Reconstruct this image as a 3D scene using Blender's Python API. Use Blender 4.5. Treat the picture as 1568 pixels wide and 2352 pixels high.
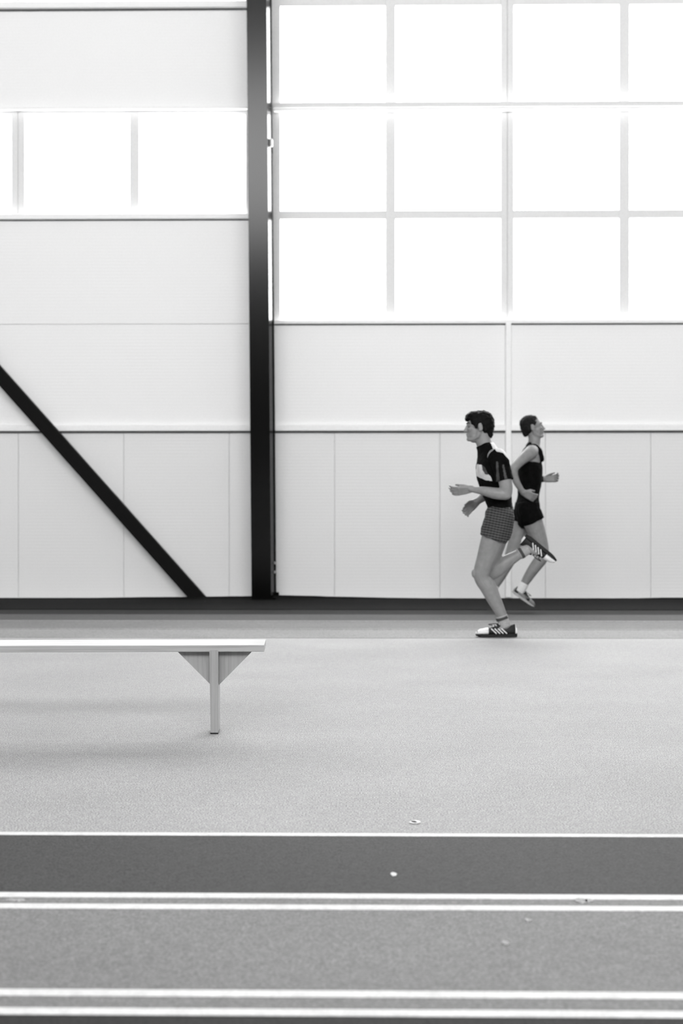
import bpy, bmesh, math, random
from mathutils import Vector, Matrix, noise

random.seed(7)
for o in list(bpy.data.objects):
    bpy.data.objects.remove(o)
scene = bpy.context.scene
COL = scene.collection

# ------------------------------------------------------------------ camera
YAW = math.radians(0.9)
CAM_H = 0.92
F_PX = 3267.0                                    # 50 mm on a 36 mm long side, 2352 px tall
cam_data = bpy.data.cameras.new('camera')
cam_data.sensor_fit = 'VERTICAL'
cam_data.sensor_height = 36.0
cam_data.sensor_width = 24.0
cam_data.lens = 50.0
cam_data.clip_end = 200
cam_data.dof.use_dof = True
cam_data.dof.focus_distance = 5.95
cam_data.dof.aperture_fstop = 3.5
cam = bpy.data.objects.new('camera', cam_data)
cam.location = (0, 0, CAM_H)
cam.rotation_euler = (math.pi / 2, 0, YAW)
COL.objects.link(cam)
scene.camera = cam

# ------------------------------------------------------------------ light
SKY = 17.0
world = bpy.data.worlds.new('overcast_sky')
scene.world = world
world.use_nodes = True
bg = world.node_tree.nodes['Background']
bg.inputs['Color'].default_value = (1, 1, 1, 1)
bg.inputs['Strength'].default_value = SKY
vs = scene.view_settings
vs.view_transform = 'Standard'
vs.look = 'None'
vs.gamma = 1.0
vs.exposure = 0.0
vs.use_curve_mapping = False
scene.cycles.use_denoising = True
scene.cycles.max_bounces = 8
scene.cycles.diffuse_bounces = 5


def portal(name, cx, cy, cz, sx, sy, rot):
    """a light portal in a window or roof light: guides the daylight of the sky through the opening"""
    l = bpy.data.lights.new(name, 'AREA')
    l.shape = 'RECTANGLE'
    l.size, l.size_y = sx, sy
    l.cycles.is_portal = True
    o = bpy.data.objects.new(name, l)
    o.location = (cx, cy, cz)
    o.rotation_euler = rot
    COL.objects.link(o)
    return o


# ------------------------------------------------------------------ helpers
R_AX = Vector((math.cos(YAW), math.sin(YAW), 0))
F_AX = Vector((-math.sin(YAW), math.cos(YAW), 0))
CAMP = Vector((0, 0, CAM_H))


def onY(px, py, Y):
    u = (px - 784) / F_PX
    v = (1176 - py) / F_PX
    d = F_AX + R_AX * u + Vector((0, 0, v))
    return CAMP + d * (Y / d.y)


def floor_y(py):
    """distance of a floor line that crosses the middle of the frame at height py"""
    return CAM_H * F_PX / (py - 1176) * F_AX.y


def obj(name, bm, mat, parent=None, smooth=False):
    me = bpy.data.meshes.new(name)
    bmesh.ops.recalc_face_normals(bm, faces=bm.faces)
    bm.to_mesh(me)
    bm.free()
    if mat:
        for m in (mat if isinstance(mat, (list, tuple)) else [mat]):
            me.materials.append(m)
    if smooth:
        for p in me.polygons:
            p.use_smooth = True
    o = bpy.data.objects.new(name, me)
    COL.objects.link(o)
    if parent:
        o.parent = parent
    return o


def tag(o, label=None, cat=None, group=None, kind=None):
    if label: o['label'] = label
    if cat: o['category'] = cat
    if group: o['group'] = group
    if kind: o['kind'] = kind
    return o


def empty(name, loc=(0, 0, 0)):
    o = bpy.data.objects.new(name, None)
    o.empty_display_size = 0.1
    o.location = loc
    COL.objects.link(o)
    return o


def hexa(bm, b, t):
    """solid from two loops of equal length (bottom, top)"""
    vb = [bm.verts.new(p) for p in b]
    vt = [bm.verts.new(p) for p in t]
    n = len(b)
    bm.faces.new(vb[::-1])
    bm.faces.new(vt)
    for i in range(n):
        j = (i + 1) % n
        bm.faces.new((vb[i], vb[j], vt[j], vt[i]))


def box_bm(x0, x1, y0, y1, z0, z1, bev=0.0):
    bm = bmesh.new()
    hexa(bm, [(x0, y0, z0), (x1, y0, z0), (x1, y1, z0), (x0, y1, z0)],
         [(x0, y0, z1), (x1, y0, z1), (x1, y1, z1), (x0, y1, z1)])
    if bev:
        bmesh.ops.bevel(bm, geom=bm.edges[:], offset=bev, segments=2, affect='EDGES', profile=0.5)
    return bm


def box(name, mat, x0, x1, y0, y1, z0, z1, parent=None, bev=0.0):
    return obj(name, box_bm(x0, x1, y0, y1, z0, z1, bev), mat, parent)


# ------------------------------------------------------------------ materials
def new_mat(name):
    m = bpy.data.materials.new(name)
    m.use_nodes = True
    nt = m.node_tree
    b = nt.nodes['Principled BSDF']
    return m, nt, b


def grey(name, v, rough=0.6, spec=0.5, n_scale=0, n_amp=0.0, bump=0.0, stretch=(1, 1, 1), detail=2.0, coord='Object'):
    m, nt, b = new_mat(name)
    b.inputs['Base Color'].default_value = (v, v, v, 1)
    b.inputs['Roughness'].default_value = rough
    b.inputs['Specular IOR Level'].default_value = spec
    if n_scale:
        tc = nt.nodes.new('ShaderNodeTexCoord')
        mp = nt.nodes.new('ShaderNodeMapping')
        mp.inputs['Scale'].default_value = stretch
        nz = nt.nodes.new('ShaderNodeTexNoise')
        nz.inputs['Scale'].default_value = n_scale
        nz.inputs['Detail'].default_value = detail
        nt.links.new(tc.outputs[coord], mp.inputs['Vector'])
        nt.links.new(mp.outputs['Vector'], nz.inputs['Vector'])
        if n_amp:
            mr = nt.nodes.new('ShaderNodeMapRange')
            mr.inputs['From Min'].default_value = 0.25
            mr.inputs['From Max'].default_value = 0.75
            mr.inputs['To Min'].default_value = max(0, v * (1 - n_amp))
            mr.inputs['To Max'].default_value = min(1, v * (1 + n_amp))
            nt.links.new(nz.outputs['Fac'], mr.inputs['Value'])
            nt.links.new(mr.outputs['Result'], b.inputs['Base Color'])
        if bump:
            bp = nt.nodes.new('ShaderNodeBump')
            bp.inputs['Strength'].default_value = bump
            bp.inputs['Distance'].default_value = 0.004
            nt.links.new(nz.outputs['Fac'], bp.inputs['Height'])
            nt.links.new(bp.outputs['Normal'], b.inputs['Normal'])
    return m


def rubber(name, v, rough=0.75, spec=0.3, amp=0.6, fleck=0.0):
    """granulated rubber flooring: fine crumbs, broad mottling, pits"""
    m, nt, b = new_mat(name)
    N, L = nt.nodes.new, nt.links.new
    b.inputs['Roughness'].default_value = rough
    b.inputs['Specular IOR Level'].default_value = spec
    tc = N('ShaderNodeTexCoord')
    crumb = N('ShaderNodeTexNoise'); crumb.inputs['Scale'].default_value = 190; crumb.inputs['Detail'].default_value = 2.5
    mott = N('ShaderNodeTexNoise'); mott.inputs['Scale'].default_value = 28; mott.inputs['Detail'].default_value = 4
    broad = N('ShaderNodeTexNoise'); broad.inputs['Scale'].default_value = 1.6; broad.inputs['Detail'].default_value = 3
    for n in (crumb, mott, broad):
        L(tc.outputs['Object'], n.inputs['Vector'])
    def rng(src, lo, hi, a=0.3, c=0.7):
        r = N('ShaderNodeMapRange')
        r.inputs['From Min'].default_value = a; r.inputs['From Max'].default_value = c
        r.inputs['To Min'].default_value = lo; r.inputs['To Max'].default_value = hi
        L(src, r.inputs['Value'])
        return r.outputs['Result']
    a = rng(crumb.outputs['Fac'], 1 - amp, 1 + amp)
    c = rng(mott.outputs['Fac'], 0.92, 1.08)
    d = rng(broad.outputs['Fac'], 0.94, 1.06)
    m1 = N('ShaderNodeMath'); m1.operation = 'MULTIPLY'; L(a, m1.inputs[0]); L(c, m1.inputs[1])
    m2 = N('ShaderNodeMath'); m2.operation = 'MULTIPLY'; L(m1.outputs[0], m2.inputs[0]); L(d, m2.inputs[1])
    m3 = N('ShaderNodeMath'); m3.operation = 'MULTIPLY'; L(m2.outputs[0], m3.inputs[0]); m3.inputs[1].default_value = v
    m3.use_clamp = True
    L(m3.outputs[0], b.inputs['Base Color'])
    bp = N('ShaderNodeBump'); bp.inputs['Strength'].default_value = 0.5; bp.inputs['Distance'].default_value = 0.003
    L(crumb.outputs['Fac'], bp.inputs['Height'])
    L(bp.outputs['Normal'], b.inputs['Normal'])
    return m


def wood(name, v, axis):
    m, nt, b = new_mat(name)
    N, L = nt.nodes.new, nt.links.new
    tc = N('ShaderNodeTexCoord')
    mp = N('ShaderNodeMapping')
    s = [90, 90, 90]
    s[axis] = 3.0
    mp.inputs['Scale'].default_value = s
    nz = N('ShaderNodeTexNoise'); nz.inputs['Scale'].default_value = 1.0; nz.inputs['Detail'].default_value = 4; nz.inputs['Distortion'].default_value = 0.6
    L(tc.outputs['Object'], mp.inputs['Vector']); L(mp.outputs['Vector'], nz.inputs['Vector'])
    cr = N('ShaderNodeValToRGB')
    e = cr.color_ramp.elements
    e[0].position = 0.3; e[0].color = (v * 0.80,) * 3 + (1,)
    e[1].position = 0.55; e[1].color = (v,) * 3 + (1,)
    k = e.new(0.75); k.color = (min(1, v * 1.08),) * 3 + (1,)
    L(nz.outputs['Fac'], cr.inputs['Fac']); L(cr.outputs['Color'], b.inputs['Base Color'])
    b.inputs['Roughness'].default_value = 0.4
    b.inputs['Coat Weight'].default_value = 0.7
    b.inputs['Coat Roughness'].default_value = 0.18
    bp = N('ShaderNodeBump'); bp.inputs['Strength'].default_value = 0.15; bp.inputs['Distance'].default_value = 0.002
    L(nz.outputs['Fac'], bp.inputs['Height']); L(bp.outputs['Normal'], b.inputs['Normal'])
    return m


def ribbed(name, v, rough=0.55):
    """coated sandwich panel with fine level ribs"""
    m, nt, b = new_mat(name)
    N, L = nt.nodes.new, nt.links.new
    b.inputs['Roughness'].default_value = rough
    b.inputs['Specular IOR Level'].default_value = 0.3
    tc = N('ShaderNodeTexCoord')
    wv = N('ShaderNodeTexWave'); wv.bands_direction = 'Z'; wv.inputs['Scale'].default_value = 9.0
    wv.inputs['Distortion'].default_value = 0.3
    nz = N('ShaderNodeTexNoise'); nz.inputs['Scale'].default_value = 120; nz.inputs['Detail'].default_value = 2
    L(tc.outputs['Object'], wv.inputs['Vector']); L(tc.outputs['Object'], nz.inputs['Vector'])
    mr = N('ShaderNodeMapRange')
    mr.inputs['From Min'].default_value = 0.3; mr.inputs['From Max'].default_value = 0.7
    mr.inputs['To Min'].default_value = v * 0.94; mr.inputs['To Max'].default_value = min(0.95, v * 1.06)
    L(nz.outputs['Fac'], mr.inputs['Value']); L(mr.outputs['Result'], b.inputs['Base Color'])
    bp = N('ShaderNodeBump'); bp.inputs['Strength'].default_value = 0.12; bp.inputs['Distance'].default_value = 0.003
    L(wv.outputs['Fac'], bp.inputs['Height']); L(bp.outputs['Normal'], b.inputs['Normal'])
    return m


M = {}
M['floor'] = rubber('pale_rubber_floor', 0.31)
M['dark_lane'] = rubber('dark_rubber_lane', 0.036, spec=0.15)
M['front_lane'] = rubber('black_rubber_lane', 0.016, spec=0.12)
M['mid_lane'] = rubber('grey_rubber_lane', 0.172, spec=0.25, amp=0.4)
M['line'] = rubber('white_line_paint', 0.66, amp=0.12)
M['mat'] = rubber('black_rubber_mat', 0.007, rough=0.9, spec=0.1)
M['wall_shade1'] = rubber('track_shade_charcoal', 0.016, spec=0.15)  # stepped tones that paint the floor's darkening towards the wall
M['wall_shade2'] = rubber('track_shade_slate', 0.075, spec=0.2)
M['wall_shade3'] = rubber('track_shade_ash', 0.14)
M['wall_shade4'] = rubber('track_shade_pale_ash', 0.205)
M['panel'] = ribbed('white_wall_panel', 0.88)
M['low_panel'] = ribbed('grey_white_wall_panel', 0.79)
M['frame'] = grey('white_window_frame', 0.74, 0.5, 0.3, 90, 0.05)
M['sill'] = grey('white_sill', 0.90, 0.5, 0.3, 90, 0.04)
M['shade_line'] = grey('painted_shade_line', 0.10, 0.8, 0.2, 40, 0.2)  # tone of the shade painted under ledge and sills
M['seam'] = grey('grey_seam', 0.62, 0.8, 0.2, 40, 0.1)
M['black_steel'] = grey('black_painted_steel', 0.0012, 0.17, 0.24, 60, 0.25)
M['web_steel'] = grey('satin_black_steel', 0.002, 0.22, 0.5, 60, 0.25)
M['web_steel'].node_tree.nodes['Principled BSDF'].inputs['IOR'].default_value = 1.06
M['brace_steel'] = grey('matt_black_steel', 0.002, 0.6, 0.1, 60, 0.25)
M['steel'] = grey('galvanised_steel', 0.35, 0.45, 0.5, 80, 0.2)
M['ceiling'] = grey('pale_ceiling', 0.6, 0.8, 0.2, 6, 0.05)
M['hall_wall'] = grey('hall_wall_paint', 0.35, 0.8, 0.2, 6, 0.08)
M['dark_wall'] = grey('dark_hall_cladding', 0.03, 0.8, 0.2, 6, 0.1)
M['wood_h'] = wood('bench_wood_long_grain', 0.31, 0)
M['wood_lit'] = wood('lacquered_wood_lit', 0.62, 0)  # paler copy of the bench wood, top light painted in
M['wood_v'] = wood('bench_wood_upright_grain', 0.27, 2)
M['skin'] = grey('skin', 0.22, 0.5, 0.4, 30, 0.10, 0.05)
M['hair_black'] = grey('black_hair', 0.003, 0.6, 0.1, 60, 0.4, 0.6, (1, 1, 0.3))
M['hair_brown'] = grey('dark_cropped_hair', 0.010, 0.7, 0.1, 90, 0.4, 0.6)
M['jersey'] = grey('black_jersey_fabric', 0.003, 0.8, 0.05, 25, 0.35, 0.3)
M['jersey_white'] = grey('white_jersey_print', 0.55, 0.7, 0.25, 25, 0.2, 0.3)
M['jersey_grey'] = grey('grey_jersey_print', 0.045, 0.7, 0.25, 25, 0.3, 0.3)
M['singlet'] = grey('black_singlet_fabric', 0.003, 0.8, 0.05, 25, 0.3, 0.3)
M['shorts_black'] = grey('black_shorts_fabric', 0.003, 0.8, 0.05, 25, 0.3, 0.3)
M['shoe_black'] = grey('black_shoe_mesh', 0.010, 0.6, 0.3, 120, 0.4, 0.3)
M['shoe_white'] = grey('white_shoe_leather', 0.72, 0.5, 0.4, 60, 0.08)
M['shoe_grey'] = grey('grey_shoe_mesh', 0.20, 0.6, 0.3, 120, 0.3)
M['sole'] = grey('black_rubber_sole', 0.010, 0.7, 0.3, 60, 0.3)
M['sole_pale'] = grey('pale_rubber_sole', 0.40, 0.7, 0.3, 60, 0.2)
M['sock'] = grey('grey_sock_knit', 0.32, 0.85, 0.1, 150, 0.2, 0.3)
M['sock_white'] = grey('white_sock_knit', 0.70, 0.85, 0.1, 150, 0.15, 0.3)
M['sock_band'] = grey('dark_sock_band', 0.06, 0.85, 0.1, 150, 0.2)
M['eye'] = grey('eye', 0.03, 0.2, 0.5, 20, 0.3)


def plaid(name):
    m, nt, b = new_mat(name)
    N, L = nt.nodes.new, nt.links.new
    tc = N('ShaderNodeTexCoord')
    w1 = N('ShaderNodeTexWave'); w1.bands_direction = 'Z'; w1.inputs['Scale'].default_value = 17; w1.inputs['Distortion'].default_value = 1.2; w1.inputs['Detail Scale'].default_value = 0.6
    w2 = N('ShaderNodeTexWave'); w2.bands_direction = 'X'; w2.inputs['Scale'].default_value = 14; w2.inputs['Distortion'].default_value = 1.2; w2.inputs['Detail Scale'].default_value = 0.6
    mp = N('ShaderNodeMapping'); mp.inputs['Rotation'].default_value = (0, math.radians(-12), 0)
    L(tc.outputs['Object'], mp.inputs['Vector'])
    L(mp.outputs['Vector'], w1.inputs['Vector']); L(mp.outputs['Vector'], w2.inputs['Vector'])
    mx = N('ShaderNodeMath'); mx.operation = 'MULTIPLY_ADD'
    L(w2.outputs['Fac'], mx.inputs[0]); mx.inputs[1].default_value = 0.35; L(w1.outputs['Fac'], mx.inputs[2])
    r = N('ShaderNodeMapRange')
    r.inputs['From Min'].default_value = 0.1; r.inputs['From Max'].default_value = 1.2
    r.inputs['To Min'].default_value = 0.010; r.inputs['To Max'].default_value = 0.085
    L(mx.outputs[0], r.inputs['Value']); L(r.outputs['Result'], b.inputs['Base Color'])
    b.inputs['Roughness'].default_value = 0.8
    b.inputs['Specular IOR Level'].default_value = 0.2
    return m


M['plaid'] = plaid('grey_plaid_shorts_fabric')


def glass():
    m, nt, b = new_mat('window_glass')
    N, L = nt.nodes.new, nt.links.new
    out = nt.nodes['Material Output']
    nt.nodes.remove(b)
    tr = N('ShaderNodeBsdfTransparent'); tr.inputs['Color'].default_value = (0.96, 0.96, 0.96, 1)
    gl = N('ShaderNodeBsdfGlossy'); gl.inputs['Roughness'].default_value = 0.02
    nz = N('ShaderNodeTexNoise'); nz.inputs['Scale'].default_value = 2.0
    mr = N('ShaderNodeMapRange'); mr.inputs['To Min'].default_value = 0.03; mr.inputs['To Max'].default_value = 0.06
    L(nz.outputs['Fac'], mr.inputs['Value'])
    mix = N('ShaderNodeMixShader')
    L(mr.outputs['Result'], mix.inputs['Fac']); L(tr.outputs[0], mix.inputs[1]); L(gl.outputs[0], mix.inputs[2])
    L(mix.outputs[0], out.inputs['Surface'])
    return m


M['glass'] = glass()

# ------------------------------------------------------------------ the hall
YW = 15.2                                        # inner face of the window wall
XL, XR = -10.0, 9.5
YB = -12.0
ZC = 11.6

floor = tag(box('floor', M['floor'], XL, XR, YB, YW + 0.3, -0.2, 0.0), kind='structure')


def strip(name, mat, y_near, y_far, t, x0=XL, x1=XR, label=None):
    """a coloured strip of the track surface, lying on the floor between two distances"""
    o = box(name, mat, x0, x1, y_near, y_far, 0.0, t, floor)
    if label: o['label'] = label
    return o


Ln = [(1916.5, 1922.5), (2056, 2066), (2082, 2092), (2280, 2293.5), (2323, 2337)]
for a, b_ in Ln:
    strip('lane_line', M['line'], floor_y(b_), floor_y(a), 0.004)
strip('track_strip', M['dark_lane'], floor_y(2057), floor_y(1922), 0.002, label='dark grey rubber band between white lines')
strip('track_strip', M['mid_lane'], floor_y(2336), floor_y(2065), 0.002, label='mid grey rubber lane between double white lines')
strip('track_strip', M['front_lane'], 0.2, floor_y(2336.5), 0.002, label='dark rubber lane at the very front')
# shade towards the wall painted as stepped grey strips, paler away from it
strip('track_strip', M['wall_shade4'], floor_y(1466), floor_y(1446), 0.002, label='pale ash track strip, painted step of the shade by the wall')
strip('track_strip', M['wall_shade3'], floor_y(1446), floor_y(1427), 0.002)
strip('track_strip', M['wall_shade2'], floor_y(1427), floor_y(1412), 0.002)
strip('track_strip', M['wall_shade1'], floor_y(1412), floor_y(1401), 0.002)
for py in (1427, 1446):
    strip('lane_line', M['wall_shade4'], floor_y(py + 0.8), floor_y(py - 0.8), 0.004)

# black rubber mat along the wall, its back edge curling up the wall unevenly
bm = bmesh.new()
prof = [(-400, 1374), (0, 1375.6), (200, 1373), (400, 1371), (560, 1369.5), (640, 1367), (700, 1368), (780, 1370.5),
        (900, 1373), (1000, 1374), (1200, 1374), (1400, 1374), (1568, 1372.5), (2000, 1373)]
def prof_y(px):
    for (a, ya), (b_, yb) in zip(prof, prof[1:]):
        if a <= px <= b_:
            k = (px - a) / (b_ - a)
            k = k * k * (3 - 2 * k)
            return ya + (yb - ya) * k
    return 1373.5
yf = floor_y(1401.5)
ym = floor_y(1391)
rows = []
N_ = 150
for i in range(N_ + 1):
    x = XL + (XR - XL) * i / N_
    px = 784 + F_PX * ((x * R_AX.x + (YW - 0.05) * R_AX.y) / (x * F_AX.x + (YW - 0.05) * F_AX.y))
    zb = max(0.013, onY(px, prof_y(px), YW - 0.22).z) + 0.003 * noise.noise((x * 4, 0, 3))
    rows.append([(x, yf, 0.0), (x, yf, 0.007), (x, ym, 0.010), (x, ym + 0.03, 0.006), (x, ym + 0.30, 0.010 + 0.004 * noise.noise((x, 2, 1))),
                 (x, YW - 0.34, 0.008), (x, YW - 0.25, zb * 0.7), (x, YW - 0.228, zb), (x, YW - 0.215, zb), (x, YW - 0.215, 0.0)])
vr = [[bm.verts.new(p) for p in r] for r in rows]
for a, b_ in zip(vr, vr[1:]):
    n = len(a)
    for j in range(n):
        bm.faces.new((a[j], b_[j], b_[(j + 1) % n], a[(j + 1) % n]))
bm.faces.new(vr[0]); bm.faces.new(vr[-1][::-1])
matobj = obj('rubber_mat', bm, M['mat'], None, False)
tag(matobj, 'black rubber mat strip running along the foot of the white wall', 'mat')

# little paint marks on the floor
for px, py, w, h in ((904, 2011, 0.008, 0.016), (955, 1890, 0.014, 0.018), (948, 1891, 0.012, 0.012), (1334, 2072, 0.016, 0.018), (1352, 2072, 0.010, 0.014),
                     (36, 2070, 0.022, 0.012), (1213, 2117, 0.008, 0.012), (1160, 2170, 0.008, 0.012)):
    d = CAM_H * F_PX / (py - 1176)
    p = CAMP + F_AX * d + R_AX * ((px - 784) / F_PX * d)
    bm = bmesh.new()
    ring0, ring1 = [], []
    for i in range(12):
        a = i / 12 * 2 * math.pi
        r = 1 + 0.25 * noise.noise((px + math.cos(a), py + math.sin(a), 0))
        ring0.append((p.x + w * r * math.cos(a), p.y + h * r * math.sin(a), 0.0015))
        ring1.append((p.x + w * r * math.cos(a), p.y + h * r * math.sin(a), 0.0045))
    hexa(bm, ring0, ring1)
    obj('paint_mark', bm, M['floor'] if py in (2070, 2072, 2170, 2117) else M['line'], floor)

# ---- window wall
S_W = F_PX / YW                                  # pixels per metre on the wall


def wx(px, py=1176): return onY(px, py, YW).x
def wz(py): return CAM_H + (1176 - py) * YW / F_PX


wall = tag(empty('wall_back', (0, 0, 0)), kind='structure')
TOPZ = ZC
YO = YW + 0.22                                   # outer face


def panel(mat, px0, px1, py0, py1, proud=0.0, name='panel', seam=0.0025):
    x0 = wx(px0) if px0 is not None else XL
    x1 = wx(px1) if px1 is not None else XR
    return box(name, mat, x0 + seam, x1 - seam, YW - proud, YO, wz(py1) + seam, (TOPZ if py0 is None else wz(py0)) - seam, wall, bev=0.004)


COLX = 604                                       # column axis in the picture: the bays meet here
# solid core behind the joints
box('backing', M['seam'], XL, wx(COLX), YW + 0.012, YO - 0.02, 0.0, wz(498), wall)
box('backing', M['seam'], wx(COLX), XR, YW + 0.012, YO - 0.02, 0.0, wz(738), wall)
box('backing', M['seam'], XL, wx(COLX), YW + 0.012, YO - 0.02, wz(250), wz(8), wall)
# lower upright panels
ups = [42 + 242 * k for k in range(-7, 14)]
edges = [None] + ups + [None]
for a, b_ in zip(edges, edges[1:]):
    panel(M['low_panel'], a, b_, 990, 1376, 0.0)
# ledge over the lower panels with its shadow line painted as a dark strip
for x0, x1 in ((XL, wx(COLX)), (wx(COLX), XR)):
    box('ledge', M['sill'], x0, x1, YW - 0.05, YW + 0.1, wz(990), wz(977), wall, 0.006)
    box('ledge_shade', M['shade_line'], x0, x1, YW - 0.02, YW + 0.1, wz(994), wz(990), wall)
# left bay level panels
panel(M['panel'], None, COLX, 504, 743.5)
panel(M['panel'], None, COLX, 743.5, 977)
panel(M['panel'], None, COLX, 22, 244)
# right bay panels under the windows
panel(M['panel'], COLX, 1166, 746, 977)
panel(M['panel'], 1166, None, 746, 977)
# slim post under the middle window bar
box('post', M['sill'], wx(1160), wx(1172.5), YW - 0.06, YW + 0.02, 0.012, wz(744), wall, 0.006)
# wall beyond and above the windows
WL_END, WR_END = -440, 2260
box('panel', M['panel'], XL, wx(WL_END), YW, YO, wz(490), wz(252), wall)
box('panel', M['panel'], XL, wx(WL_END), YW, YO, wz(8), TOPZ, wall)
box('panel', M['panel'], wx(WR_END), XR, YW, YO, wz(738), TOPZ, wall)
box('panel', M['panel'], wx(WL_END), wx(COLX), YW, YO, wz(-230), TOPZ, wall)
box('panel', M['panel'], wx(COLX), wx(WR_END), YW, YO, wz(-230), TOPZ, wall)


def window(name, colpx, rowpx, doubles, x_lo, x_hi, y_lo, y_hi, sill_px):
    """colpx: glass column extents, rowpx: glass row extents (pixels on the wall)"""
    w = tag(empty(name, (0, 0, 0)), kind='structure')
    yf0, yf1 = YW + 0.015, YW + 0.072
    zlo, zhi = wz(y_hi), wz(y_lo)
    # upright bars
    prev = x_lo
    for i, (a, b_) in enumerate(colpx + [(x_hi, None)]):
        if a - prev > 1:
            if i in doubles:
                m_ = (prev + a) / 2
                box('mullion', M['frame'], wx(prev), wx(m_ - 0.7), yf0, yf1, zlo, zhi, w, 0.004)
                box('mullion', M['frame'], wx(m_ + 0.7), wx(a), yf0, yf1, zlo, zhi, w, 0.004)
                box('mullion_joint', M['seam'], wx(m_ - 0.7), wx(m_ + 0.7), yf0 + 0.01, yf1, zlo, zhi, w)
            else:
                box('mullion' if 0 < i < len(colpx) else 'frame_jamb', M['frame'], wx(prev), wx(a), yf0, yf1, zlo, zhi, w, 0.004)
        prev = b_
    # level bars
    prev = y_lo
    for i, (a, b_) in enumerate(rowpx + [(y_hi, None)]):
        if a - prev > 1:
            for (c, d) in colpx:
                box('transom', M['frame'], wx(c) , wx(d), yf0 + 0.004, yf1 - 0.004, wz(a), wz(prev), w, 0.003)
        prev = b_
    for (c, d) in colpx:
        for (a, b_) in rowpx:
            box('pane', M['glass'], wx(c), wx(d), YW + 0.055, YW + 0.062, wz(b_), wz(a), w)
    # sill with a dark strip as painted shade beneath
    s0, s1 = sill_px
    box('sill', M['sill'], wx(x_lo), wx(x_hi), YW - 0.055, YW + 0.11, wz(s1), wz(s0), w, 0.006)
    box('sill_shade', M['shade_line'], wx(x_lo), wx(x_hi), YW - 0.004, YW + 0.1, wz(s1 + 2.5), wz(s1), w)
    return w


lc = [(-440 + 12, -243), (-215, 25), (56, 297), (319, 563)]
rc = [(643, 885), (908, 1150), (1180, 1422), (1446, 1688), (1718, 1960), (1983, 2250)]
w1 = window('window_1', lc, [(261, 490)], (2,), -440, COLX, 244, 497, (491, 503))
w2 = window('window_2', rc, [(-230, -6), (12, 239), (258, 483), (502, 735)], (2, 4), COLX, 2260, -232, 738, (736, 744.5))
w3 = window('window_3', lc, [(-230, 0)], (2,), -440, COLX, -232, 6, (3, 18))
# white drip rail over the left window and the ledge on the right window's upper bar
box('head_rail', M['sill'], wx(-440), wx(COLX), YW - 0.05, YW + 0.05, wz(251.5), wz(245.5), w1, 0.004)
box('girt', M['frame'], wx(COLX + 24), wx(2260), YW - 0.07, YW + 0.10, wz(250.5), wz(238.5), w2, 0.004)
box('rail', M['sill'], wx(COLX + 24), wx(2260), YW - 0.045, YW + 0.05, wz(257.5), wz(250.5), w2, 0.004)

# ---- the rest of the hall shell, out of the picture
left = tag(box('wall_left', M['hall_wall'], XL - 0.3, XL, YB, YO, 0, ZC), kind='structure')
right = tag(box('wall_right', M['hall_wall'], XR, XR + 0.3, YB, YO, 0, ZC), kind='structure')
front = tag(empty('wall_front'), kind='structure')
FW0, FW1 = 6.7, 11.3                               # window band opposite
box('panel', M['dark_wall'], XL, XR, YB - 0.3, YB, 0, FW0, front)
box('panel', M['hall_wall'], XL, XR, YB - 0.3, YB, FW1, ZC, front)
for i in range(10):
    x = XL + (XR - XL) * i / 9
    box('mullion', M['frame'], x - 0.05, x + 0.05, YB - 0.2, YB - 0.1, FW0, FW1, front)
ceil = tag(empty('ceiling'), kind='structure')
SKYL = []
SX0, SX1 = -6.5, 6.5     # roof lights
prev = YB
for a, b_ in SKYL + [(YO, None)]:
    box('roof_panel', M['ceiling'], XL, XR, prev, a, ZC, ZC + 0.3, ceil)
    prev = b_
for a, b_ in SKYL:
    box('roof_panel', M['ceiling'], XL, SX0, a, b_, ZC, ZC + 0.3, ceil)
    box('roof_panel', M['ceiling'], SX1, XR, a, b_, ZC, ZC + 0.3, ceil)
    for i in range(1, 6):
        x = SX0 + (SX1 - SX0) * i / 6
        box('glazing_bar', M['frame'], x - 0.04, x + 0.04, a, b_, ZC + 0.05, ZC + 0.15, ceil)
cx = (XL + XR) / 2
for k, (a, b_) in enumerate(SKYL):
    portal('roof_light_portal', (SX0 + SX1) / 2, (a + b_) / 2, ZC + 0.2, SX1 - SX0, b_ - a, (0, 0, 0))
portal('front_window_portal', cx, YB - 0.05, (FW0 + FW1) / 2, XR - XL, FW1 - FW0, (math.pi / 2, 0, 0))
def wall_portal(px0, px1, py0, py1):
    portal('window_portal', (wx(px0) + wx(px1)) / 2, YW + 0.15, (wz(py0) + wz(py1)) / 2, wx(px1) - wx(px0), wz(py0) - wz(py1), (-math.pi / 2, 0, 0))
wall_portal(COLX + 10, 2260, -230, 738)
wall_portal(-440, COLX, 258, 490)
wall_portal(-440, COLX, -230, 0)

# ------------------------------------------------------------------ steel column and brace
colm = tag(empty('steel_column', onY(603, 1379, 14.95).xyz), 'tall black steel H-section column dividing the white wall', 'column')
colm.location.z = 0
CL = colm.location.copy()
ZT = ZC - 0.001


def leaning(name, mat, x0, x1, y0, y1, z0, z1, parent, lean_y, lean_x, bev=0.0):
    """upright bar that tips into the hall towards its top"""
    bm = bmesh.new()
    def ring(z):
        k = z / 6.2
        return [Vector((x, y, z)) + Vector((lean_x * k, -lean_y * k, 0)) - CL for x, y in ((x0, y0), (x1, y0), (x1, y1), (x0, y1))]
    hexa(bm, ring(z0), ring(z1))
    if bev:
        bmesh.ops.bevel(bm, geom=bm.edges[:], offset=bev, segments=2, affect='EDGES')
    return obj(name, bm, mat, parent)


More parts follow.
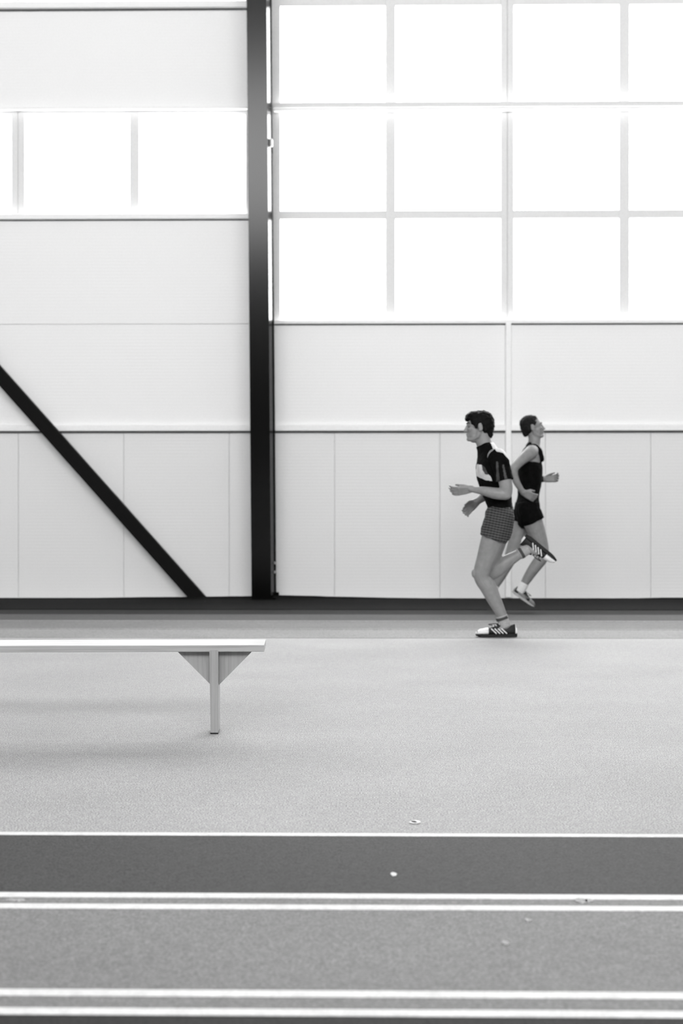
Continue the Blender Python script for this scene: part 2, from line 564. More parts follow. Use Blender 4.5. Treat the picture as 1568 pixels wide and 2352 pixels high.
LY, LX = 0.25, -0.032
ynf = floor_y(1379.5)
xa = onY(577.5, 1370, ynf).x
xb = onY(622.5, 1370, ynf).x
xr = onY(634.5, 1370, YW - 0.08).x
leaning('front_flange', M['black_steel'], xa, xb, ynf, ynf + 0.016, 0.012, ZT, colm, LY, LX, 0.003)
bm = bmesh.new()
def web_ring(z):
    k = z / 6.2
    return [Vector((x + LX * k, y - LY * k, z)) - CL for x, y in ((xa + 0.012, ynf + 0.014), (xb - 0.001, ynf + 0.014), (xr - 0.012, YW - 0.104), (xa + 0.012, YW - 0.104))]
hexa(bm, web_ring(0.012), web_ring(ZT))
obj('web', bm, M['web_steel'], colm)
leaning('back_flange', M['black_steel'], xa - 0.01, xr, YW - 0.105, YW - 0.085, 0.012, ZT, colm, LY, LX, 0.003)
leaning('base_plate', M['black_steel'], xa - 0.005, xr + 0.012, ynf - 0.005, YW - 0.08, 0.008, 0.024, colm, 0, 0, 0.003)
# hooks low on the column's side, a clip high up, a stub at its foot
for py in (1293, 1314):
    p = onY(630, py, YW - 0.16)
    bmh = box_bm(p.x - 0.030, p.x + 0.022, p.y - 0.02, p.y + 0.02, p.z - 0.014, p.z + 0.014, 0.006)
    for v in bmh.verts: v.co -= CL
    obj('hook', bmh, M['steel'], colm)['label'] = 'small grey steel hook'
p = onY(638, 1366, YW - 0.1)
bmh = box_bm(p.x - 0.02, p.x + 0.012, p.y - 0.02, p.y + 0.02, 0.012, p.z + 0.028, 0.006)
for v in bmh.verts: v.co -= CL
obj('anchor', bmh, M['black_steel'], colm)
p = onY(622.5, 328, 14.75)
bmh = box_bm(p.x - 0.016, p.x + 0.016, p.y - 0.03, p.y + 0.03, p.z - 0.04, p.z + 0.04, 0.012)
for v in bmh.verts: v.co -= CL
obj('clip', bmh, M['frame'], colm)['label'] = 'small white clip'

# diagonal brace in front of the wall
YBR0, YBR1 = YW - 0.20, YW - 0.10
A_ = onY(432, 1376, YBR0); B_ = onY(473.5, 1376, YBR0)
A_.z = B_.z = 0.010
up = onY(0, 888, YBR0) - onY(432, 1374, YBR0)
up.y = 0
k = 1.9
bm = bmesh.new()
Q = Vector(((A_.x + B_.x) / 2, YBR0, 0))
lo = [A_, B_, Vector((B_.x, YBR1, B_.z)), Vector((A_.x, YBR1, A_.z))]
hexa(bm, [v - Q for v in lo], [v + up * k - Q for v in lo])
bmesh.ops.bevel(bm, geom=bm.edges[:], offset=0.004, segments=2, affect='EDGES')
br = obj('diagonal_brace', bm, M['brace_steel'])
br.location = Q
tag(br, 'black steel brace slanting across the left part of the white wall', 'brace')

# ------------------------------------------------------------------ bench
bench_yaw = YAW + math.radians(1.5)
pr = CAMP + F_AX * 5.9 + R_AX * ((606.5 - 784) / F_PX * 5.9)
SC = F_PX / 5.9
bench = empty('wooden_bench', (pr.x, pr.y, 0))
bench.rotation_euler = (0, 0, bench_yaw)
tag(bench, 'long plain wooden bench with a bright top and triangular gusset under its seat', 'bench')
ZT_ = CAM_H - 305.5 / SC
ZB_ = CAM_H - 321 / SC
BL = 3.4
box('seat_board', M['wood_h'], -BL, 0, 0, 0.265, ZB_, ZT_ - 0.0015, bench, 0.002)
box('seat_highlight', M['wood_lit'], -BL, 0, 0.001, 0.265, ZT_ - 0.0015, ZT_, bench)['label'] = 'lacquered top of the seat, painted paler for its glare'  # thin added layer, glare on the seat put into its colour


def bench_leg(xc):
    bm = bmesh.new()
    wt, wb = 0.0185, 0.0160
    zt = CAM_H - 317 / SC
    hexa(bm, [(xc - wb + 0.003, -0.004, 0.004), (xc + wb + 0.003, -0.004, 0.004), (xc + wb + 0.003, 0.125, 0.004), (xc - wb + 0.003, 0.125, 0.004)],
         [(xc - wt, -0.004, zt), (xc + wt, -0.004, zt), (xc + wt, 0.125, zt), (xc - wt, 0.125, zt)])
    bmesh.ops.bevel(bm, geom=bm.edges[:], offset=0.002, segments=2, affect='EDGES')
    obj('leg', bm, M['wood_v'], bench)
    bm = bmesh.new()
    hexa(bm, [(xc - wb + 0.002, -0.004, 0.0), (xc + wb + 0.002, -0.004, 0.0), (xc + wb + 0.002, 0.125, 0.0), (xc - wb + 0.002, 0.125, 0.0)],
         [(xc - wb + 0.002, -0.004, 0.005), (xc + wb + 0.002, -0.004, 0.005), (xc + wb + 0.002, 0.125, 0.005), (xc - wb + 0.002, 0.125, 0.005)])
    obj('foot_pad', bm, M['sole'], bench)
    # triangular gusset set back behind the leg's front
    bm = bmesh.new()
    z0 = ZB_
    y0, y1 = 0.048, 0.068
    tri = [(xc - 0.157, z0), (xc + 0.160, z0), (xc + 0.012, z0 - 0.150), (xc - 0.010, z0 - 0.148)]
    hexa(bm, [(x, y0, z) for x, z in tri], [(x, y1, z) for x, z in tri])
    obj('gusset', bm, M['wood_v'], bench)


bench_leg(-(608 - 492.5) / SC)
bench_leg(-BL + (608 - 492.5) / SC)

# ------------------------------------------------------------------ figures
YV = Vector((0, 1, 0))


def loft(bm, pts, seg=16, sub=4, cap=True):
    """closed tube through (centre, lateral radius, in-plane radius); smooth along its path"""
    P = [(Vector(p[0]), p[1], p[2]) for p in pts]
    S = []
    n = len(P)
    def cr(a, b, c, d, t):
        return 0.5 * ((2 * b) + (c - a) * t + (2 * a - 5 * b + 4 * c - d) * t * t + (3 * b - a - 3 * c + d) * t ** 3)
    for i in range(n - 1):
        p0, p1, p2, p3 = P[max(0, i - 1)], P[i], P[i + 1], P[min(n - 1, i + 2)]
        for s in range(sub):
            t = s / sub
            S.append((cr(p0[0], p1[0], p2[0], p3[0], t), cr(p0[1], p1[1], p2[1], p3[1], t), cr(p0[2], p1[2], p2[2], p3[2], t)))
    S.append(P[-1])
    if cap:
        t0 = (S[0][0] - S[1][0]).normalized(); r0 = min(S[0][1], S[0][2])
        t1 = (S[-1][0] - S[-2][0]).normalized(); r1 = min(S[-1][1], S[-1][2])
        S = [(S[0][0] + t0 * r0 * 0.85, S[0][1] * 0.45, S[0][2] * 0.45), (S[0][0] + t0 * r0 * 0.5, S[0][1] * 0.83, S[0][2] * 0.83)] + S + \
            [(S[-1][0] + t1 * r1 * 0.5, S[-1][1] * 0.83, S[-1][2] * 0.83), (S[-1][0] + t1 * r1 * 0.85, S[-1][1] * 0.45, S[-1][2] * 0.45)]
    rings = []
    for i, (c, rl, rd) in enumerate(S):
        t = (S[min(i + 1, len(S) - 1)][0] - S[max(i - 1, 0)][0]).normalized()
        ref = YV if abs(t.y) < 0.85 else Vector((0, 0, 1))
        l = (ref - t * ref.dot(t)).normalized()
        d = t.cross(l)
        rings.append([bm.verts.new(c + l * (rl * math.cos(a)) + d * (rd * math.sin(a))) for a in [2 * math.pi * k / seg for k in range(seg)]])
    for a, b in zip(rings, rings[1:]):
        for k in range(seg):
            bm.faces.new((a[k], a[(k + 1) % seg], b[(k + 1) % seg], b[k]))
    bm.faces.new(rings[0][::-1])
    bm.faces.new(rings[-1])


def ball(bm, c, r, rot=None, seg=20):
    m = Matrix.Translation(c) @ (rot.to_4x4() if rot else Matrix()) @ Matrix.Diagonal((r[0], r[1], r[2], 1))
    bmesh.ops.create_uvsphere(bm, u_segments=seg, v_segments=seg // 2, radius=1, matrix=m)


def remeshed(name, bm, mat, voxel, smooth=4, parent=None, wrinkle=0.0, wscale=20.0, loc=None):
    """melts the overlapping volumes of bm into one continuous surface"""
    bmesh.ops.recalc_face_normals(bm, faces=bm.faces)
    me = bpy.data.meshes.new(name + '_raw')
    bm.to_mesh(me); bm.free()
    t = bpy.data.objects.new(name + '_raw', me)
    COL.objects.link(t)
    r = t.modifiers.new('r', 'REMESH'); r.mode = 'VOXEL'; r.voxel_size = voxel
    if smooth:
        s = t.modifiers.new('s', 'SMOOTH'); s.factor = 0.5; s.iterations = smooth
    dg = bpy.context.evaluated_depsgraph_get()
    out = bpy.data.meshes.new_from_object(t.evaluated_get(dg))
    bpy.data.objects.remove(t); bpy.data.meshes.remove(me)
    out.name = name
    out.materials.clear()
    for m in (mat if isinstance(mat, (list, tuple)) else [mat]):
        out.materials.append(m)
    if wrinkle:
        nrm = [v.normal.copy() for v in out.vertices]
        for v, n in zip(out.vertices, nrm):
            q = v.co * wscale
            v.co += n * wrinkle * (noise.noise(q) + 0.5 * noise.noise(q * 2.1))
    for p in out.polygons:
        p.use_smooth = True
    o = bpy.data.objects.new(name, out)
    COL.objects.link(o)
    if parent: o.parent = parent
    if loc: o.location = loc
    return o


def paint(o, polys):
    """gives faces inside side-view outlines another material slot: [(slot, [(x, z)...], y_lo, y_hi)]"""
    for f in o.data.polygons:
        c = f.center
        for slot, poly, ylo, yhi in polys:
            if not (ylo <= c.y <= yhi): continue
            inside = False
            n = len(poly)
            for i in range(n):
                (x1, z1), (x2, z2) = poly[i], poly[(i + 1) % n]
                if (z1 > c.z) != (z2 > c.z) and c.x < (x2 - x1) * (c.z - z1) / (z2 - z1) + x1:
                    inside = not inside
            if inside:
                f.material_index = slot


def add_hand(bm, wrist, f, s, n, curl, L=1.0, spread=0.10, thumb=1.0):
    """palm and five fingers: f points along the hand, s towards the thumb side, n out of the palm"""
    f = Vector(f).normalized(); s = Vector(s); s = (s - f * s.dot(f)).normalized()
    n = Vector(n); n = (n - f * n.dot(f) - s * n.dot(s)).normalized()
    w = Vector(wrist)
    for q in (-0.026, -0.009, 0.009, 0.026):      # palm: four metacarpal ridges side by side
        loft(bm, [(w - f * 0.01 * L + s * q * 0.55 * L, 0.015 * L, 0.015 * L), (w + f * 0.045 * L + s * q * 0.9 * L, 0.0145 * L, 0.0145 * L),
                  (w + f * 0.088 * L + s * q * L, 0.0125 * L, 0.0125 * L)], 10, 3)
    for q, ln, k in ((-0.031, 0.068, 0.17), (-0.0105, 0.082, 0.06), (0.0105, 0.088, -0.03), (0.031, 0.080, -0.12)):
        p = w + f * 0.088 * L + s * q * L
        a = 0.35 * curl
        pts = [(p, 0.0100 * L, 0.0100 * L)]
        for seg_l, r in ((0.45, 0.0092), (0.32, 0.0085), (0.23, 0.0075)):
            d = (f * math.cos(a) + n * math.sin(a) - s * k * spread * 3).normalized()
            p = p + d * ln * seg_l * L
            pts.append((p, r * L, r * L))
            a += 0.62 * curl
        loft(bm, pts, 10, 3)
    p = w + f * 0.022 * L + s * 0.024 * L           # thumb leaves the side of the palm near its base
    d1 = (f * 0.75 + s * 0.55 * thumb + n * 0.35).normalized()
    d2 = (f * 0.95 + s * 0.15 * thumb + n * 0.35 * (0.5 + curl)).normalized()
    loft(bm, [(p, 0.0135 * L, 0.0135 * L), (p + d1 * 0.036 * L, 0.0115 * L, 0.0115 * L), (p + d1 * 0.036 * L + d2 * 0.030 * L, 0.0100 * L, 0.0100 * L),
              (p + d1 * 0.036 * L + d2 * 0.055 * L, 0.0085 * L, 0.0085 * L)], 10, 3)


class Head:
    """head frame: x forward, y to the side, z up; origin between the ears"""
    def __init__(s, origin, facing, tilt, S):
        s.o = Vector(origin); s.fx = facing; s.S = S
        s.c, s.sn = math.cos(tilt), math.sin(tilt)
    def p(s, x, y, z):
        x, z = x * s.c - z * s.sn, x * s.sn + z * s.c
        return s.o + Vector((x * s.fx, y, z)) * s.S
    def rot(s):
        a = math.atan2(s.sn, s.c)
        return Matrix.Rotation(-a * s.fx, 3, 'Y')
    def b(s, bm, x, y, z, r, extra=0.0):
        R = s.rot()
        if extra: R = R @ Matrix.Rotation(-extra * s.fx, 3, 'Y')
        ball(bm, s.p(x, y, z), [q * s.S for q in r], R)
    def l(s, bm, pts, **k):
        loft(bm, [(s.p(*q[0]), q[1] * s.S, q[2] * s.S) for q in pts], **k)


def add_head(bm, h):
    h.b(bm, -0.012, 0, 0.038, (0.096, 0.075, 0.080))
    h.b(bm, 0.040, 0, 0.020, (0.050, 0.062, 0.062))
    h.b(bm, 0.040, 0, -0.030, (0.052, 0.058, 0.062))
    h.b(bm, 0.030, 0, -0.070, (0.058, 0.052, 0.036), 0.25)
    h.b(bm, 0.022, 0, -0.094, (0.046, 0.042, 0.026), -0.35)
    h.b(bm, 0.074, 0, -0.094, (0.022, 0.026, 0.018))
    for sd in (-1, 1):
        h.l(bm, [((0.0, sd * 0.056, -0.03), 0.016, 0.020), ((0.012, sd * 0.053, -0.075), 0.014, 0.016), ((0.066, sd * 0.022, -0.098), 0.013, 0.014)], seg=10, sub=3)
        h.b(bm, 0.064, sd * 0.040, -0.020, (0.022, 0.020, 0.018))
        h.b(bm, -0.008, sd * 0.077, -0.004, (0.019, 0.008, 0.033), -0.2)
        h.b(bm, -0.002, sd * 0.080, -0.026, (0.009, 0.006, 0.012))
        h.l(bm, [((0.086, sd * 0.012, 0.021), 0.009, 0.008), ((0.080, sd * 0.034, 0.024), 0.010, 0.008), ((0.066, sd * 0.052, 0.018), 0.009, 0.008)], seg=8, sub=3)
    h.l(bm, [((0.086, 0, 0.016), 0.009, 0.010), ((0.098, 0, -0.010), 0.010, 0.011), ((0.109, 0, -0.030), 0.014, 0.012)], seg=10, sub=3)
    h.b(bm, 0.098, 0, -0.034, (0.014, 0.018, 0.008))
    h.b(bm, 0.090, 0, -0.056, (0.010, 0.024, 0.007))
    h.b(bm, 0.087, 0, -0.070, (0.010, 0.022, 0.007))


def add_face_parts(h, body, eyemat, browmat):
    for sd in (-1, 1):
        bm = bmesh.new()
        h.b(bm, 0.078, sd * 0.032, -0.001, (0.008, 0.012, 0.005))
        obj('eye', bm, eyemat, body, True)
        bm = bmesh.new()
        h.l(bm, [((0.093, sd * 0.014, 0.027), 0.004, 0.004), ((0.088, sd * 0.034, 0.032), 0.0045, 0.004), ((0.072, sd * 0.052, 0.026), 0.003, 0.003)], seg=8, sub=3)
        obj('eyebrow', bm, browmat, body, True)


def shoe(parent, heel, toe, sole_n, L, mats, lat, laces=True, stripes=True, tilt=0.0):
    """running shoe: heel and toe are points on the underside of the sole, sole_n points from sole to ankle"""
    up_m, toe_m, sole_m, stripe_m = mats
    f = (Vector(toe) - Vector(heel)); ln = f.length; f.normalize()
    u = Vector(sole_n); u = (u - f * u.dot(f)).normalized()
    s = f.cross(u)
    o = Vector(heel)
    k = ln / 0.29
    def P(x, y, z): return o + f * x * k + s * y * k + u * z * k
    def prof(x, tab):
        for (a, va), (b, vb) in zip(tab, tab[1:]):
            if x <= b:
                t = max(0, (x - a) / (b - a)); t = t * t * (3 - 2 * t)
                return va + (vb - va) * t
        return tab[-1][1]
    W = [(0, 0.020), (0.02, 0.032), (0.07, 0.036), (0.12, 0.036), (0.20, 0.047), (0.25, 0.044), (0.28, 0.034), (0.29, 0.020)]
    H = [(0, 0.064), (0.012, 0.098), (0.05, 0.084), (0.085, 0.092), (0.11, 0.112), (0.15, 0.088), (0.20, 0.068), (0.26, 0.058), (0.283, 0.046), (0.29, 0.036)]
    seg = 18
    def body_ring(x, grow=0.0):
        w, h = prof(x, W) + grow, prof(x, H) + grow
        r = []
        for i in range(seg):
            a = 2 * math.pi * i / seg
            c, sn = math.cos(a), math.sin(a)
            yy = w * math.copysign(abs(c) ** 0.75, c)
            zz = 0.020 + (h - 0.020) * (0.5 + 0.5 * math.copysign(abs(sn) ** 0.8, sn))
            yy *= 1 - 0.45 * max(0, (zz - 0.03) / 0.07) ** 1.2
            r.append(P(x, yy, zz))
        return r
    def skin_rings(name, xs, mat, grow=0.0):
        bm = bmesh.new()
        R_ = [[bm.verts.new(p) for p in body_ring(x, grow)] for x in xs]
        for a, b in zip(R_, R_[1:]):
            for i in range(seg):
                bm.faces.new((a[i], a[(i + 1) % seg], b[(i + 1) % seg], b[i]))
        bm.faces.new(R_[0]); bm.faces.new(R_[-1][::-1])
        return obj(name, bm, mat, root, True)
    # upper is the shoe itself; its other pieces hang on it
    root = parent
    up = skin_rings('shoe', [0, 0.004, 0.012, 0.03, 0.05, 0.07, 0.09, 0.11, 0.13, 0.15, 0.175, 0.20, 0.225, 0.25, 0.27, 0.285, 0.29], up_m)
    root = up
    if toe_m:
        skin_rings('toe_cap', [0.205, 0.22, 0.24, 0.26, 0.275, 0.287, 0.292], toe_m, 0.0018)
    skin_rings('heel_tab', [-0.002, 0.003, 0.010], toe_m or stripe_m, 0.0012)
    bm = bmesh.new()
    xs = [i / 16 * 0.296 - 0.003 for i in range(17)]
    a = [(x, prof(min(max(x, 0), 0.29), W) + 0.004) for x in xs]
    loop = [(x, w) for x, w in a] + [(x, -w) for x, w in a[::-1]]
    def bot(x): return 0.006 * max(0, (x - 0.22) / 0.07) ** 2 * 2 + 0.006 * max(0, (0.03 - x) / 0.03)
    def top(x): return 0.028 - 0.006 * min(1, x / 0.29)
    hexa(bm, [P(x, y, bot(x)) for x, y in loop], [P(x, y, top(x)) for x, y in loop])
    obj('sole', bm, sole_m, up)
    if stripes:
        for x0 in (0.075, 0.100, 0.125, 0.150):
            for sd in (-1, 1):
                bm = bmesh.new()
                pts = []
                for t in range(6):
                    x = x0 + 0.034 * t / 5
                    z = 0.030 + 0.032 * t / 5
                    w = prof(x, W)
                    y = w * (1 - 0.45 * max(0, (z - 0.03) / 0.07) ** 1.2) * 1.0
                    pts.append((P(x, sd * (y + 0.001), z), 0.0045 * k, 0.0045 * k))
                loft(bm, pts, 8, 2)
                obj('stripe', bm, stripe_m, up, True)
    if laces:
        for i in range(4):
            x = 0.125 + i * 0.02
            bm = bmesh.new()
            h = prof(x, H)
            loft(bm, [(P(x, -0.020, h - 0.010), 0.003 * k, 0.003 * k), (P(x + 0.006, 0, h + 0.003), 0.003 * k, 0.003 * k), (P(x, 0.020, h - 0.010), 0.003 * k, 0.003 * k)], 8, 3)
            obj('lace', bm, stripe_m, up, True)
        bm = bmesh.new()
        loft(bm, [(P(0.130, -0.006, 0.094), 0.003 * k, 0.003 * k), (P(0.165, -0.025, 0.100), 0.003 * k, 0.003 * k), (P(0.205, -0.030, 0.094), 0.003 * k, 0.003 * k), (P(0.175, -0.018, 0.088), 0.003 * k, 0.003 * k)], 8, 3)
        obj('lace_loop', bm, up_m, up, True)
    return up


# ---- runner in front, heading left
SA = 311.0
DA = F_PX / SA
OA = CAMP + F_AX * DA + R_AX * ((1135 - 784) / F_PX * DA)
OA.z = 0
GA = 1176 + CAM_H * SA


def a(px, py, y=0.0):
    return Vector(((px - 1135) / SA, y, (GA - py) / SA))


def az(px, py): return ((px - 1135) / SA, (GA - py) / SA)


torsoA = [((1144, 1212), .160, .092), ((1146, 1190), .165, .100), ((1147, 1160), .140, .085), ((1138, 1122), .150, .102), ((1130, 1088), .165, .110),
          ((1126, 1058), .160, .098), ((1119, 1036), .105, .070)]
nearLegA = [((1143, 1196), -.085, .090, .095), ((1136, 1222), -.085, .088, .095), ((1124, 1252), -.080, .078, .081), ((1114, 1283), -.070, .066, .070), ((1104, 1313), -.062, .057, .060),
            ((1106, 1330), -.060, .053, .056), ((1119, 1347), -.058, .056, .061), ((1132, 1374), -.055, .048, .053), ((1145, 1400), -.052, .037, .043), ((1152, 1418), -.050, .034, .039), ((1156, 1434), -.050, .034, .040)]
farLegA = [((1146, 1196), .085, .090, .095), ((1142, 1230), .085, .085, .090), ((1133, 1268), .085, .074, .076), ((1126, 1300), .085, .060, .062), ((1126, 1318), .085, .056, .056),
           ((1140, 1310), .087, .056, .062), ((1153, 1300), .088, .054, .059), ((1174, 1286), .090, .045, .047), ((1196, 1273), .090, .034, .038), ((1208, 1266), .090, .033, .038), ((1216, 1262), .090, .032, .036)]
nearArmA = [((1133, 1050), -.150, .062, .062), ((1141, 1062), -.185, .055, .058), ((1149, 1090), -.205, .048, .052), ((1155, 1118), -.215, .045, .048), ((1155, 1136), -.215, .042, .044)]
nearForeA = [((1155, 1136), -.215, .042, .042), ((1132, 1134), -.205, .045, .042), ((1108, 1129), -.185, .038, .034), ((1088, 1126), -.165, .028, .024), ((1076, 1124), -.155, .027, .021)]
farArmA = [((1128, 1050), .150, .060, .060), ((1133, 1064), .185, .054, .056), ((1141, 1092), .210, .047, .048), ((1146, 1118), .220, .043, .045)]
farForeA = [((1146, 1118), .220, .042, .042), ((1130, 1130), .205, .043, .040), ((1112, 1143), .180, .035, .032), ((1098, 1153), .160, .027, .024)]


def L4(fn, lst, dr=0.0, sl=None):
    return [(fn(p[0], p[1], y), rl + dr, rd + dr) for (p, y, rl, rd) in (lst[sl] if sl else lst)]


bm = bmesh.new()
loft(bm, [(a(*p), rl, rd) for p, rl, rd in torsoA], 24)
loft(bm, [(a(1122, 1045), .085, .065), (a(1115, 1027), .066, .060), (a(1109, 1010), .058, .058), (a(1106, 992), .056, .060)], 18)
for l in (nearLegA, farLegA, nearArmA, nearForeA, farArmA, farForeA):
    loft(bm, L4(a, l), 16)
ball(bm, a(1086, 1316, -.062), (.016, .030, .032))
add_hand(bm, a(1077, 1124, -.155), (-1, 0.10, -0.16), (0.1, -0.50, 0.80), (-0.1, 0.75, -0.6), 0.72, 0.98, thumb=0.35)
add_hand(bm, a(1099, 1152, .160), (-0.75, -0.10, -0.62), (-0.6, -0.2, 0.75), (0, -0.9, -0.3), 0.9, 0.95)
# feet inside the shoes
loft(bm, [(a(1160, 1438, -.05), .034, .034), (a(1140, 1445, -.05), .034, .030), (a(1112, 1450, -.05), .036, .018)], 12)
loft(bm, [(a(1213, 1258, .09), .034, .034), (a(1230, 1268, .09), .034, .028), (a(1258, 1280, .09), .036, .016)], 12)
hA = Head(a(1099, 981), -1, math.radians(0), 0.94)
add_head(bm, hA)
personA = remeshed('person', bm, M['skin'], 0.0042, 5, None, loc=OA)
tag(personA, 'runner in black jersey and grey plaid shorts striding left, one foot planted', 'person')
add_face_parts(hA, personA, M['eye'], M['hair_black'])
# hair: thick black crop with a fringe
bm = bmesh.new()
hA.b(bm, -0.020, 0, 0.052, (0.103, 0.083, 0.080))
hA.b(bm, -0.052, 0, 0.015, (0.075, 0.080, 0.085))
hA.b(bm, -0.078, 0, -0.040, (0.036, 0.056, 0.055), -0.1)
hA.b(bm, 0.040, 0, 0.092, (0.062, 0.068, 0.034), -0.15)
hA.b(bm, 0.082, 0, 0.068, (0.030, 0.056, 0.020), -0.5)
for sd in (-1, 1):
    hA.b(bm, 0.030, sd * 0.062, 0.045, (0.040, 0.022, 0.040))
    hA.b(bm, 0.026, sd * 0.071, 0.010, (0.014, 0.010, 0.030))
    hA.b(bm, -0.050, sd * 0.066, 0.0, (0.030, 0.018, 0.050))
remeshed('hair', bm, M['hair_black'], 0.005, 3, personA, 0.006, 45.0)

# jersey: black with white print, short sleeves, zip collar
bm = bmesh.new()
loft(bm, [(a(*p), rl + .010, rd + .008) for p, rl, rd in [((1147, 1178), .146, .086)] + torsoA[2:]], 24)
loft(bm, [(a(1122, 1046), .100, .072), (a(1116, 1033), .074, .066), (a(1110.5, 1020), .066, .060)], 18, cap=False)
loft(bm, L4(a, nearArmA, .012, slice(0, 3)) + [(a(1152.5, 1105, -.212), .060, .064)], 16, cap=False)
loft(bm, L4(a, farArmA, .012, slice(0, 3)) + [(a(1144, 1106, .216), .058, .060)], 16, cap=False)
jersey = remeshed('jersey', bm, [M['jersey'], M['jersey_white'], M['jersey_grey']], 0.0045, 4, personA, 0.004, 22.0)
paint(jersey, [
    (1, [az(1121, 1006), az(1136, 1016), az(1158, 1036), az(1172, 1060), az(1172, 1068), az(1160, 1056), az(1148, 1043), az(1134, 1040), az(1128, 1030)], -1, 1),
    (1, [az(1085, 1066), az(1102, 1068), az(1110, 1078), az(1114, 1088), az(1122, 1096), az(1126, 1106), az(1112, 1104), az(1100, 1098), az(1085, 1088)], -1, -0.02),
    (2, [az(1103, 1068), az(1110, 1076), az(1117, 1092), az(1110, 1091), az(1104, 1080)], -1, -0.02),
    (2, [az(1132, 1062), az(1136, 1062), az(1140, 1108), az(1133, 1108)], -1, -0.1),
    (2, [az(1145, 1070), az(1149, 1070), az(1158, 1108), az(1151, 1108)], -1, -0.1),
])
# shorts
bm = bmesh.new()
loft(bm, [(a(1146, 1222), .165, .095), (a(1147, 1194), .176, .107), (a(1148, 1172), .166, .100)], 24)
hemN = [(a(1147, 1176, -.080), .096, .100), (a(1143, 1194, -.088), .100, .106), (a(1137, 1215, -.090), .100, .108), (a(1129, 1238, -.090), .098, .104)]
hemF = [(a(1148, 1176, .080), .096, .098), (a(1146, 1194, .088), .100, .104), (a(1143, 1214, .090), .100, .104), (a(1138, 1236, .090), .097, .100)]
loft(bm, hemN, 20, cap=False)
loft(bm, hemF, 20, cap=False)
remeshed('shorts', bm, M['plaid'], 0.0045, 3, personA, 0.007, 16.0)
# socks and shoes
for path, band in (([(a(1150, 1413, -.051), .037, .043), (a(1154, 1426, -.050), .037, .043), (a(1158, 1440, -.050), .038, .042)], [(a(1150, 1416, -.051), .0395, .0455), (a(1152, 1422, -.050), .0395, .0455)]),
                   ([(a(1194, 1274, .09), .038, .042), (a(1206, 1267, .09), .037, .042), (a(1216, 1261, .09), .036, .040)], [(a(1197, 1272.5, .09), .0405, .0445), (a(1203, 1269, .09), .0400, .0445)])):
    bm = bmesh.new(); loft(bm, path, 18, cap=False)
    sk = obj('sock', bm, M['sock'], personA, True)
    bm = bmesh.new(); loft(bm, band, 18, cap=False)
    obj('sock_band', bm, M['sock_band'], sk, True)
mA = (M['shoe_black'], M['shoe_white'], M['sole'], M['shoe_white'])
shoe(personA, a(1184, GA, -.05), a(1092, GA, -.055), (0, 0, 1), 0.29, mA, 0)
shoe(personA, a(1213, 1226, .092), a(1283, 1284, .085), (-0.6, 0, -0.75), 0.29, mA, 0)

# ---- runner behind, heading right
SB = 250.0
DB = F_PX / SB
OB = CAMP + F_AX * DB + R_AX * ((1205 - 784) / F_PX * DB)
OB.z = 0.008
GB = 1176 + CAM_H * SB


def b(px, py, y=0.0):
    return Vector(((px - 1205) / SB, y, (GB - py) / SB))


torsoB = [((1209, 1192), .155, .092), ((1210, 1172), .162, .098), ((1213, 1140), .142, .090), ((1216, 1105), .155, .104), ((1217, 1072), .168, .106),
          ((1220, 1050), .160, .090), ((1224, 1032), .100, .062)]
nearLegB = [((1212, 1176), -.085, .090, .092), ((1219, 1196), -.085, .088, .092), ((1231, 1228), -.085, .076, .080), ((1240, 1258), -.085, .063, .067), ((1242, 1280), -.085, .056, .058),
            ((1233, 1294), -.083, .053, .056), ((1222, 1309), -.082, .052, .052), ((1209, 1329), -.08, .042, .044), ((1199, 1346), -.08, .033, .035), ((1194, 1357), -.08, .032, .034)]
farLegB = [((1208, 1176), .085, .090, .092), ((1201, 1200), .085, .086, .090), ((1190, 1238), .085, .074, .078), ((1178, 1272), .085, .060, .062), ((1172, 1290), .085, .055, .055),
           ((1160, 1310), .085, .050, .052), ((1149, 1330), .085, .045, .047), ((1136, 1352), .085, .034, .036), ((1130, 1362), .085, .033, .035)]
nearArmB = [((1217, 1040), -.150, .062, .060), ((1211, 1045), -.185, .058, .060), ((1192, 1060), -.225, .045, .047), ((1178, 1073), -.255, .042, .042), ((1173, 1080), -.265, .039, .040)]
nearForeB = [((1173, 1080), -.265, .038, .038), ((1173, 1092), -.262, .039, .036), ((1179, 1110), -.250, .034, .032), ((1190, 1127), -.230, .026, .026), ((1195, 1133), -.225, .025, .026)]
farArmB = [((1222, 1040), .150, .060, .058), ((1220, 1050), .185, .056, .058), ((1214, 1075), .215, .046, .048), ((1213, 1098), .225, .041, .042)]
farForeB = [((1213, 1098), .225, .040, .040), ((1226, 1101), .215, .040, .037), ((1244, 1101), .195, .030, .027), ((1255, 1101), .185, .025, .022)]
bm = bmesh.new()
loft(bm, [(b(*p), rl, rd) for p, rl, rd in torsoB], 24)
loft(bm, [(b(1221, 1042), .085, .062), (b(1225, 1026), .062, .056), (b(1227, 1010), .055, .055), (b(1225, 994), .053, .058)], 18)
for l in (nearLegB, farLegB, nearArmB, nearForeB, farArmB, farForeB):
    loft(bm, L4(b, l), 16)
add_hand(bm, b(1196, 1134, -.225), (0.85, 0.25, -0.42), (0.4, -0.25, 0.85), (0.1, 0.9, 0.1), 0.9, 0.98)
add_hand(bm, b(1255, 1101, .185), (1, -0.15, 0.05), (0, 0.3, 0.9), (0.0, -0.9, 0.2), 1.15, 0.98, thumb=0.6)
loft(bm, [(b(1190, 1362, -.08), .032, .032), (b(1202, 1374, -.08), .032, .026), (b(1216, 1384, -.08), .034, .016)], 12)
loft(bm, [(b(1128, 1368, .085), .032, .032), (b(1136, 1384, .085), .032, .026), (b(1142, 1396, .085), .034, .016)], 12)
hB = Head(b(1222.5, 984), 1, math.radians(10), 0.95)
add_head(bm, hB)
